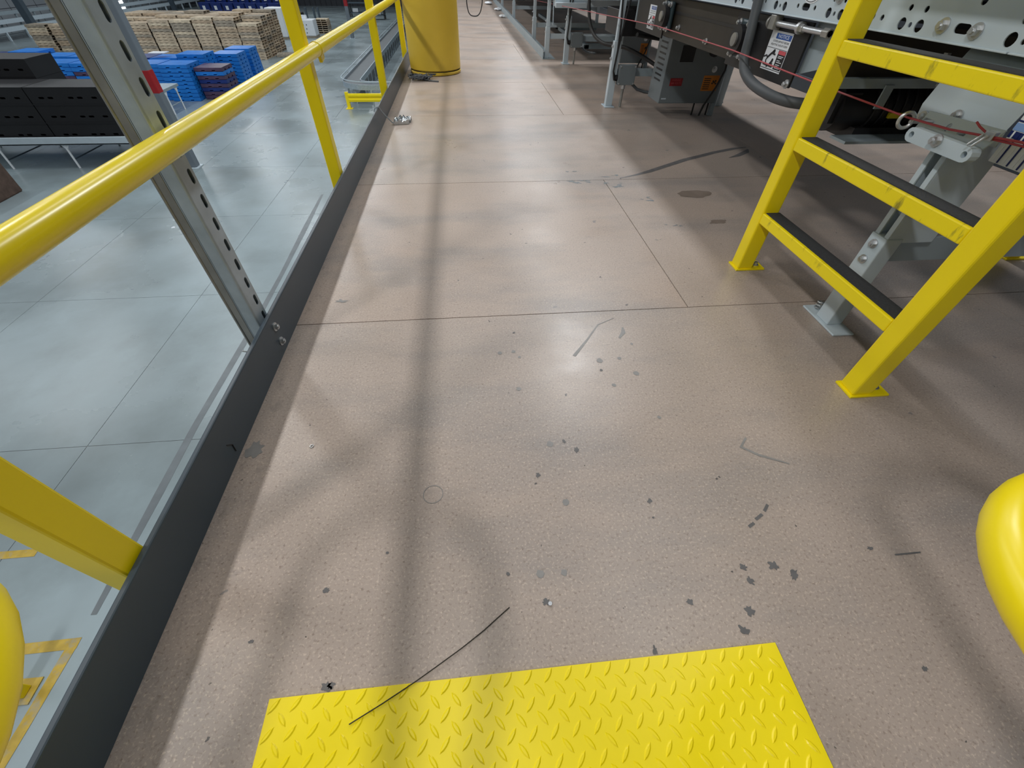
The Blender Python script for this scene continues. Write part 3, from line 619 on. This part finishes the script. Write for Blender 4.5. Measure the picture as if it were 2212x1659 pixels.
# middle bed between near conveyor and far one
MB().box(1.14, 2.10, 3.16, 5.75, .70, .86).build('lower_bed', M_brown, cv)
MB().box(.98, 1.30, 5.56, 5.62, .462, .502).box(.98, 2.1, 5.62, 5.68, .47, .52).build('end_bar', M_grey, cv, bevel=.002)
MB().box(1.24, 1.30, 3.66, 3.72, .50, .56).build('switch_box', M_black, cv, bevel=.004); MB().box(1.20, 1.6, 4.0, 4.4, .40, .55).build('gear_housing', M_black, cv, bevel=.004)
MB().prism([(1.17, 3.55, .70), (1.17, 3.55, .52), (1.35, 3.55, .70)], (0, .01, 0)).build('gusset', M_grey2, cv)
MB().tube(spline([(1.15, 4.9, .62), (1.17, 4.8, .40), (1.24, 4.6, .30), (1.40, 4.3, .29), (1.6, 4.0, .20), (1.75, 3.85, .10)]), .014, 10).build('conduit_hose', M_rubber, cv, smooth=True)
MB().tube([(1.25, 3.70, .44), (1.5, 3.85, .40), (1.7, 3.9, .30), (1.9, 3.85, .30)], .013, 10).build('conduit_hose', M_rubber, cv, smooth=True)
bl = tag(MB().box(2.06, 2.10, 3.86, 3.90, .0003, .45).box(2.03, 2.13, 3.83, 3.93, .0002, .008).build('leg_post', M_beamb, bevel=.003), 'blue square steel leg standing behind the large motor cabinet', 'post')

# ------------------------------------------------------------------ far conveyor on a floor channel
fc = thing('roller_conveyor', 'far conveyor on white legs standing in a long floor channel', 'conveyor', (1.6, 9, 0))
mb = MB(); mb.box(.93, .936, 5.93, 15.2, .0003, .088); mb.box(.936, 1.075, 5.93, 15.2, .0003, .006)
mb.build('floor_channel', M_grey2, fc, bevel=.001)
for y in (5.99, 7.12, 9.9, 12.6):
    o = MB().box(.955, 1.005, y-.022, y+.022, .0065, .28).box(.962, .998, y-.016, y+.016, .28, .62).build('leg', M_grey, fc, bevel=.003)
    for z in (.06, .24, .33): MB().bolt((.9545, y, z), (-1, 0, 0), .007, .006).build('leg_bolt', M_zinc, o, smooth=True)
    MB().box(1.01, 2.55, y+.005, y+.015, .175, .222).build('leg_brace', M_grey, fc, bevel=.001)
    MB().box(2.5, 2.55, y-.022, y+.022, .0003, .62).build('leg', M_grey, fc, bevel=.003)
MB().box(.95, 2.58, 5.9, 15.4, .55, .60).box(.95, .98, 5.9, 15.4, .52, .74).build('bed', M_dark, fc)
for k in range(26):
    MB().cyl((1.0, 6.0+k*.35, .67), (2.55, 6.0+k*.35, .67), .03, 12).build('roller', M_galvd, fc, smooth=True)
for y in (6.3, 8.2): MB().box(1.5, 2.1, y, y+.05, .05, .10).box(1.5, 1.55, y, y+2.2, .05, .09).build('floor_brace', M_grey2, fc, bevel=.002)
MB().tube([(1.02, 5.95, .50), (1.02, 5.9, .30), (1.06, 5.9, .295)], .006, 8).build('hook_bar', M_galv, fc, smooth=True)
tag(MB().tube(spline([(.125, 8, .62), (.11, 8, .40), (.125, 8, .28), (.16, 8, .228), (.22, 8, .216), (.27, 8, .228), (.31, 8, .28), (.335, 8, .40), (.32, 8, .62), (.24, 8, .9), (.22, 8.0, 2.5)]), .007, 8).build('hanging_cable', M_rubber, smooth=True),
    'black cable hanging in a loop above the deck past the drum', 'cable')
for (x, y, r_, lb_) in ((.86, 12.3, .055, 'white crumpled rag beside the floor channel, farther of two'), (.84, 10.75, .05, 'white crumpled rag beside the floor channel, nearer of two'), (.75, 14.0, .07, 'bright white crumpled sheet at the far end of the deck')):
    mb = MB(); n = 14
    vs = [(x+r_*1.4*math.cos(2*PI*i/n)*math.sin(PI*(j+.5)/7)*random.uniform(.7, 1.2), y+r_*2.2*math.sin(2*PI*i/n)*math.sin(PI*(j+.5)/7)*random.uniform(.7, 1.2), .001+r_*(1-math.cos(PI*(j+.5)/7))*.45*random.uniform(.85, 1.0)) for j in range(7) for i in range(n)]
    mb.add(vs, [(j*n+i, j*n+(i+1) % n, (j+1)*n+(i+1) % n, (j+1)*n+i) for j in range(6) for i in range(n)]+[tuple(range(n-1, -1, -1)), tuple(range(6*n, 7*n))])
    tag(mb.build('rag', M_white), lb_, 'rag')

# ------------------------------------------------------------------ warehouse below: columns
def column(x, y, label):
    t = thing('steel_column', label, 'column', (x, y, D))
    MB().box(x-.13, x+.13, y-.13, y+.13, D+.02, 7.5).build('shaft', M_col, t, bevel=.02)
    MB().box(x-.2, x+.2, y-.2, y+.2, D+.0005, D+.02).build('base_plate', M_grey, t)
    MB().box(x-.133, x+.133, y-.133, y+.133, D+1.98, D+2.53).build('red_band', M_red, t, bevel=.02)
column(-8.83, 15.1, 'grey steel column with a red band just behind the slotted strut')
column(-9.05, 45.7, 'distant grey steel column with a red band beyond the white wrapped load')
def column_plain(x, y, label): tag(MB().box(x-.22, x+.22, y-.2, y+.2, D+.0005, 7.5).build('steel_column', M_dark, bevel=.02), label, 'column')
column_plain(-29.4, 40.3, 'dark steel column at far left in front of the panelled wall')
column_plain(-33.3, 68.3, 'dark steel column far away by the left wall conveyor')

# ------------------------------------------------------------------ pallets
def pallet_mesh(name, m, w_=1.2, d_=1.0, h=.136):
    mb = MB()
    for y in (0, d_/2-.022, d_-.045): mb.box(0, w_, y, y+.045, .02, h-.02)
    k = 7; bw = w_/k
    for i in range(k): mb.box(i*bw+.006, (i+1)*bw-.006, 0, d_, h-.02, h-.002)
    for i in (0, 2, 4, 6): mb.box(i*bw+.006, (i+1)*bw-.006, 0, d_, .001, .02)
    me = bpy.data.meshes.new(name); me.from_pydata(mb.v, [], mb.f); me.update(); me.materials.append(m); return me
PM = [pallet_mesh('wooden_pallet', m) for m in M_wood]
ORD = ['topmost', 'second', 'third', 'fourth', 'fifth', 'sixth', 'seventh', 'eighth', 'ninth', 'tenth', 'eleventh', 'twelfth', 'thirteenth', 'fourteenth', 'fifteenth', 'sixteenth']
def pallet(name, me, x, y, z, rz, label, cat, group):
    o = bpy.data.objects.new(name, me); C.objects.link(o); o.location = (x, y, z); o.rotation_euler = (0, 0, rz)
    return tag(o, label, cat, group)
COLN = ['rightmost', 'second from right', 'third from right', 'fourth from right', 'fifth from right', 'sixth from right', 'seventh from right']
ROWN = ['front row', 'second row', 'third row', 'rear row']
wh = [[13, 15, 15, 14, 14, 13, 13], [15, 16, 15, 15, 15, 14, 14], [15, 15, 15, 16, 15, 15, 15], [16, 16, 15, 15, 15, 15, 15]]
rest = MB()
for r_ in range(4):
    for c_ in range(7):
        hgt = wh[r_][c_]; jx = random.uniform(-.04, .04)
        for k in range(hgt):
            x = -13.90-c_*1.29+jx*.5+random.uniform(-.018, .018); y = 35.2+r_*1.13+random.uniform(-.02, .02); z = D+.0005+k*.1365
            top = hgt-1-k
            if r_ == 0 or c_ == 0 or top < 3:
                me = random.choice([PM[0], PM[0], PM[1], PM[2], PM[3]])
                pallet('wooden_pallet', me, x, y, z, 0, '%s from top, %s wooden pallet stack, %s of block' % (ORD[top], COLN[c_], ROWN[r_]), 'pallet', 'wooden pallets in the big block')
            else: rest.box(x, x+1.2, y, y+1.0, z, z+.134)
ro = rest.build('wooden_pallet_fill', M_wood[2]); ro['kind'] = 'stuff'; tag(ro, 'inner wooden pallets of the block, hidden behind its front row', 'pallets')
def pstack(x, y, n, lab_, rz=0, grp='wooden pallets standing apart'):
    for k in range(n): pallet('wooden_pallet', random.choice(PM), x+random.uniform(-.03, .03), y+random.uniform(-.03, .03), D+.0005+k*.1365, rz, '%s from top, %s' % (ORD[n-1-k], lab_), 'pallet', grp)
pstack(-22.55, 39.4, 8, 'loose wooden stack left of the block', PI/2)
pstack(-24.0, 39.5, 9, 'wooden stack at the far left end of the block', PI/2)
pstack(-28.6, 38.5, 10, 'wooden pallet stack beside the dark far left column')
pstack(-27.25, 38.6, 10, 'wooden pallet stack seen left of the strut')
pstack(-11.55, 48.6, 7, 'small wooden stack behind the white load', PI/2)
pallet('wooden_pallet', PM[1], -10.9, 46.2, D+.0005, 0, 'single low wooden pallet on the floor beside the distant column', 'pallet', 'wooden pallets standing apart')
pallet('wooden_pallet', PM[2], -12.4, 36.2, D+.0005, .2, 'single grey pallet lying on the floor right of the wood block', 'pallet', 'wooden pallets standing apart')
# blue plastic pallets
def plastic_mesh(name, m, w_=1.2, d_=1.2, h=.15):
    mb = MB(); mb.box(0, w_, 0, d_, h*.40, h-.004)
    for i in range(3):
        for j in range(3): mb.box(i*(w_-.3)/2, i*(w_-.3)/2+.3, j*(d_-.3)/2, j*(d_-.3)/2+.3, .001, h*.40)
    for i in range(3): mb.box(0, w_, i*(d_-.14)/2, i*(d_-.14)/2+.14, .001, h*.16)
    me = bpy.data.meshes.new(name); me.from_pydata(mb.v, [], mb.f); me.update(); me.materials.append(m); return me
BP = plastic_mesh('plastic_pallet', M_bp); BN = plastic_mesh('plastic_pallet', M_navyp); BV = plastic_mesh('plastic_pallet', M_mauve)
def bstack(x, y, n, lab_, mix=0.0, grp='blue plastic pallets'):
    for k in range(n):
        me = BP if random.random() >= mix else random.choice([BN, BV, BV])
        pallet('plastic_pallet', me, x+random.uniform(-.012, .012), y+random.uniform(-.012, .012), D+.0005+k*.1505, 0, '%s plastic pallet from the top of %s' % (ORD[n-1-k], lab_), 'pallet', grp)
bstack(-13.42, 23.95, 9, 'the blue stack left of the mauve stack')
for c_ in range(1, 8): bstack(-13.42-1.27*c_, 24.1+.05*c_, 9, 'blue front-row stack, %s behind the strut' % ORD[c_].replace('second', 'first'), .08)
for c_ in range(0, 8): bstack(-13.30-1.27*c_, 25.6+.1*c_, (9 if c_ % 3 else 10), 'blue second-row stack, %s from the right' % ORD[c_].replace('topmost', 'first'), .35)
bstack(-12.12, 24.30, 8, 'the mixed mauve and navy stack', .85, 'mauve and navy plastic pallets')
bstack(-12.35, 26.95, 9, 'the tall blue stack behind the mauve stack'); bstack(-12.35, 28.6, 9, 'the rearmost blue stack on the right')
sh = tag(MB().box(-14.6, -13.9, 25.8, 26.3, D+1.51, D+1.53).build('paper_sheet', M_white), 'white sheet lying on top of the blue pallet stacks', 'paper')
for x in (-13.3, -12.75, -12.3):
    pass
# black bins on the low table, with folding legs
tb = thing('bench', 'long low grey bench with folding white legs under the black bins', 'bench', (-12.5, 16, D))
MB().box(-17.0, -10.30, 15.10, 17.7, -3.33, -3.285).box(-17, -10.3, 15.10, 15.16, -3.33, -3.12).box(-17, -10.3, 17.64, 17.7, -3.33, -3.12).build('top', M_grey, tb, bevel=.01)
for x in (-12.32, -14.25, -16.2):
    MB().cyl((x, 15.18, D+.001), (x, 15.18, -3.335), .03, 10).build('leg', M_white, tb, smooth=True)
    MB().prism([(x-.12, 15.18, -3.335), (x+.12, 15.18, -3.335), (x, 15.18, -3.5)], (0, .02, 0)).build('leg_gusset', M_white, tb)
    MB().cyl((x, 17.4, D+.001), (x, 17.4, -3.335), .03, 10).build('leg', M_galvd, tb, smooth=True)
    MB().cyl((x, 15.2, -3.75), (x, 17.4, -3.75), .018, 8).build('leg_tie', M_dark, tb, smooth=True)
def bin_mesh(name, w_, d_, h):
    me = sheet(name, [(0, 0), (w_, 0), (w_, h), (0, h)], [slot(w_*f, h*.45, w_*.075, .05) for f in (.16, .28, .55, .67, .86)], .03, M_blackp, lambda a, b, c: (a, c+.015, b))
    mb = MB(); mb.box(0, w_, .031, d_, .002, h*.30); mb.box(0, .03, .031, d_, h*.3, h); mb.box(w_-.03, w_, .031, d_, h*.3, h); mb.box(0, w_, d_-.03, d_, h*.3, h); mb.box(.03, w_-.03, .031, d_-.03, h-.03, h); mb.box(-.01, w_+.01, -.008, 0, h*.08, h*.14)
    bm = bmesh.new(); bm.from_mesh(me.data); t2 = bpy.data.meshes.new('t'); t2.from_pydata(mb.v, [], mb.f); bm.from_mesh(t2); m2 = me.data; bm.to_mesh(m2); bm.free()
    bpy.data.meshes.remove(t2); bpy.data.objects.remove(me); return m2
BM_ = bin_mesh('plastic_bin', 2.02, 1.15, .46)
for c_, nm in enumerate(('right-hand', 'middle', 'left-hand')):
    for k in range(3):
        o = pallet('plastic_bin', BM_, -12.42-c_*2.05, 15.22, -3.115+k*.463 if False else -3.284+k*.463+.0, 0, '%s black plastic bin, %s stack on the front of the grey bench' % (('bottom', 'middle', 'top')[k], nm), 'bin', 'black plastic bins on the bench')
for c_, nm in enumerate(('right-hand', 'left-hand')):
    for k in range(4): pallet('plastic_bin', BM_, -14.85-c_*2.05, 16.45, -3.284+k*.463, 0, '%s black plastic bin, %s tall stack on the back of the grey bench' % (('bottom', 'second', 'third', 'top')[k], nm), 'bin', 'black plastic bins on the bench')
sb = thing('bench', 'end of a small grey folding bench in front of the blue pallets', 'bench', (-12.6, 21.9, D))
MB().box(-15.5, -12.27, 21.2, 22.75, -3.2, -3.10).build('top', M_grey2, sb, bevel=.01)
for y in (21.6, 22.5):
    MB().cyl((-12.32, y, D+.001), (-12.32, y, -3.2), .03, 10).build('leg', M_white, sb, smooth=True)
    MB().prism([(-12.32, y-.12, -3.205), (-12.32, y+.12, -3.205), (-12.32, y, -3.4)], (.02, 0, 0)).build('leg_gusset', M_white, sb)
    MB().cyl((-15.2, y, D+.001), (-15.2, y, -3.2), .03, 10).build('leg', M_white, sb, smooth=True)
MB().cyl((-12.32, 21.6, -3.7), (-12.32, 22.5, -3.7), .018, 8).build('leg_tie', M_grey2, sb, smooth=True)
cb = MB(); cb.prism([(-14.2, 12.0, D+.02), (-14.2, 13.35, D+.02), (-14.2, 13.35, D+.85), (-14.2, 12.0, D+.85)], (1.44, 0, 0)); cb.box(-14.2, -12.77, 12.0, 13.33, D+.0005, D+.02)
tag(cb.build('cardboard_box', M_card, bevel=.03), 'brown cardboard box on the concrete at the left edge below the yellow rail', 'box')

# ------------------------------------------------------------------ curved belt conveyor and yellow barrier on the ground
cc = thing('curved_conveyor', 'grey belt conveyor on the lower floor curving behind the yellow barrier', 'conveyor', (-5, 30, D))
def offs(w_): 
    r_ = 1.0; c_ = (-4.25, 24.35)
    return [(-5.25-w_, 50.), (-5.25-w_, 40.), (-5.25-w_, 30.)] + [(c_[0]+(r_+w_)*math.cos(a), c_[1]+(r_+w_)*math.sin(a)) for a in [PI+PI/2*i/12 for i in range(13)]] + [(-3.2, 23.35-w_), (-1.2, 23.35-w_)]
def band(w0, w1, z0_, z1_):
    A, B = offs(w0), offs(w1); mb = MB(); n = len(A)
    for i in range(n-1):
        mb.add([(*A[i], z0_), (*A[i+1], z0_), (*B[i+1], z0_), (*B[i], z0_), (*A[i], z1_), (*A[i+1], z1_), (*B[i+1], z1_), (*B[i], z1_)], [(0, 3, 2, 1), (4, 5, 6, 7), (0, 1, 5, 4), (2, 3, 7, 6), (1, 2, 6, 5), (3, 0, 4, 7)])
    return mb
band(-.36, .36, -3.34, -3.30).build('belt', M_belt, cc)
band(.38, .42, -3.42, -3.22).build('side_guard', M_galv, cc); band(-.42, -.38, -3.42, -3.22).build('side_guard', M_galv, cc)
band(.43, .46, -3.12, -3.09).build('guide_rail', M_grey, cc)
for k in range(22):
    y = 25+k*1.15
    for x in (-5.66, -4.84): MB().box(x-.03, x+.03, y-.05, y+.05, D+.001, -3.4).build('leg', M_galv, cc)
    MB().box(-4.86, -4.82, y+.1, y+1.05, -3.75, -3.45).build('lower_cover', M_belt, cc)
for x, y in ((-5.4, 23.9), (-5.0, 23.3), (-4.2, 22.95), (-4.6, 24.4), (-3.0, 22.95), (-3.0, 23.75)): MB().box(x-.03, x+.03, y-.03, y+.03, D+.001, -3.4).build('leg', M_galv, cc)
brr = thing('guard_barrier', 'low yellow corrugated guard barrier on the lower floor before the curved conveyor', 'barrier', (-4.4, 22.3, D))
MB().box(-5.28, -5.14, 22.35, 22.49, D+.001, D+.62).box(-5.36, -5.06, 22.27, 22.57, D+.0005, D+.012).build('post', M_yel, brr, bevel=.01)
MB().box(-2.0, -1.86, 22.35, 22.49, D+.001, D+.62).build('post', M_yel, brr, bevel=.01)
pr = [(0, .26), (.04, .28), (.05, .36), (.0, .40), (.0, .44), (.05, .48), (.04, .56), (0, .58)]
MB().prism([(-5.14, 22.33-a, D+b) for a, b in pr] + [(-5.14, 22.345, D+.58), (-5.14, 22.345, D+.26)], (3.2, 0, 0)).build('beam', M_yel, brr, bevel=.004)
bo = thing('bollard', 'yellow square bollard on a base plate inside the yellow floor lines below', 'bollard', (-4.4, .98, D))
MB().box(-4.47, -4.37, .92, 1.02, D+.012, D+1.0).build('post', M_yel, bo, bevel=.008); MB().box(-4.52, -4.31, .87, 1.08, D+.0005, D+.012).build('base_plate', M_tape, bo)

# ------------------------------------------------------------------ far left conveyor line, totes, wrapped loads, carts
lc = thing('wall_conveyor', 'long grey conveyor line running along the far left panelled wall', 'conveyor', (-34, 55, D))
MB().box(-34.7, -33.6, 36, 76, -3.45, -3.35).build('bed', M_grey2, lc)
MB().box(-33.6, -33.5, 36, 76, -3.5, -3.25).build('side_rail', M_grey, lc); MB().box(-34.8, -34.7, 36, 76, -3.2, -2.95).build('side_rail', M_grey, lc)
MB().box(-35.2, -35.0, 36, 76, -2.75, -2.55).build('side_rail', M_grey2, lc)
for k in range(20):
    MB().box(-33.62, -33.5, 37+k*2, 37.12+k*2, D+.001, -3.5).build('leg', M_grey, lc); MB().box(-35.15, -35.05, 37+k*2, 37.12+k*2, D+.001, -2.75).build('leg', M_grey2, lc)
def tote(x, y, z, label):
    t = thing('tote', label, 'tote', (x, y, z), 'dark blue totes')
    MB().prism([(x-.48, y, z+.002), (x+.48, y, z+.002), (x+.54, y-.04, z+.68), (x-.54, y-.04, z+.68)], (0, .8, 0)).build('body', M_navyp, t)
    MB().box(x-.2, x+.08, y-.06, y-.045, z+.12, z+.44).build('placard', M_white, t)
tr = tag(MB().box(-28.2, -19.4, 62.8, 65.6, -3.66, -3.60).box(-28.2, -28.1, 62.8, 62.9, D+.001, -3.66).box(-19.5, -19.4, 62.8, 62.9, D+.001, -3.66).box(-23.8, -23.7, 62.8, 62.9, D+.001, -3.66).box(-28.2, -28.1, 65.5, 65.6, D+.001, -3.66).box(-19.5, -19.4, 65.5, 65.6, D+.001, -3.66).build('tote_rack', M_white), 'low white rack carrying the dark blue totes', 'rack')
for k in range(7):
    tote(-27.5+k*1.2, 63, -3.60, 'dark blue tote with a white placard, front row, %s from the left' % ORD[k].replace('topmost', 'first'))
    tote(-27.3+k*1.2, 64.3, -3.60, 'dark blue tote with a white placard, back row, %s from the left' % ORD[k].replace('topmost', 'first'))
    tote(-27.3+k*1.2, 64.3, -2.915, 'dark blue tote stacked on the back row, %s from the left' % ORD[k].replace('topmost', 'first'))
def load(x, y, w_, d_, h, label):
    t = thing('wrapped_load', label, 'load', (x, y, D))
    MB().box(x, x+w_, y, y+d_, D+.14, D+h).build('boxes', M_white, t, bevel=.04)
    MB().box(x, x+w_, y+.02, y+.1, D+.001, D+.14).box(x, x+w_, y+d_-.1, y+d_-.02, D+.001, D+.14).box(x, x+.1, y+.1, y+d_-.1, D+.001, D+.14).box(x+w_-.1, x+w_, y+.1, y+d_-.1, D+.001, D+.14).build('pallet_base', M_wood[2], t)
    mb = MB()
    for i in range(6): mb.box(x+.4+.25*(i % 2)+.05*(i//2), x+.47+.25*(i % 2)+.05*(i//2), y-.004, y-.001, D+.3+.25*(i//2), D+.38+.25*(i//2))
    mb.build('printed_mark', M_hose, t)
load(-13.3, 45.6, 1.35, 1.2, 1.15, 'white wrapped load of boxes right of the tall yellow rail post'); load(-15.2, 44.8, 1.2, 1.2, 1.9, 'taller white wrapped load partly hidden by the yellow rail post')
lt = tag(MB().box(-12.9, -12.5, 46, 46.3, D+1.16, D+1.4).build('white_carton', M_white), 'small white carton on top of the wrapped load', 'carton')
bk = thing('reach_truck', 'dark lift truck with grey mast posts behind the white wrapped load', 'truck', (-15, 52, D))
MB().box(-16.2, -14.6, 52, 53.4, D+.15, D+1.1).build('body', M_black, bk, bevel=.08)
for x in (-14.1, -13.4, -13.0): MB().box(x, x+.14, 52, 52.2, D+.001, D+1.5).build('mast_post', M_dark, bk)
MB().box(-14.6, -12.86, 52.21, 52.4, D+.3, D+.45).build('mast_tie', M_dark, bk)
for x in (-16, -15): MB().cyl((x, 51.9, D+.2), (x, 52.1, D+.2), .199, 16).build('wheel', M_rubber, bk, smooth=True)
def cart(x, y, w_, label):
    t = thing('steel_cart', label, 'cart', (x, y, D))
    for dx in (0, w_): 
        for dy in (0, .9): MB().box(x+dx-.05, x+dx+.05, y+dy-.05, y+dy+.05, D+.001, D+1.15).build('post', M_black, t)
    for z in (.35, 1.15): MB().box(x-.05, x+w_+.05, y-.05, y+.95, D+z, D+z+.07).build('shelf', M_dark, t)
    MB().box(x+.3, x+.9, y+.2, y+.7, D+.425, D+.75).build('crate', M_white, t, bevel=.03)
cart(-12.2, 63, 2.2, 'dark two-shelf steel cart beyond the red-banded distant column'); cart(-9.4, 60.5, 1.25, 'dark two-shelf steel cart between the far yellow rail posts')
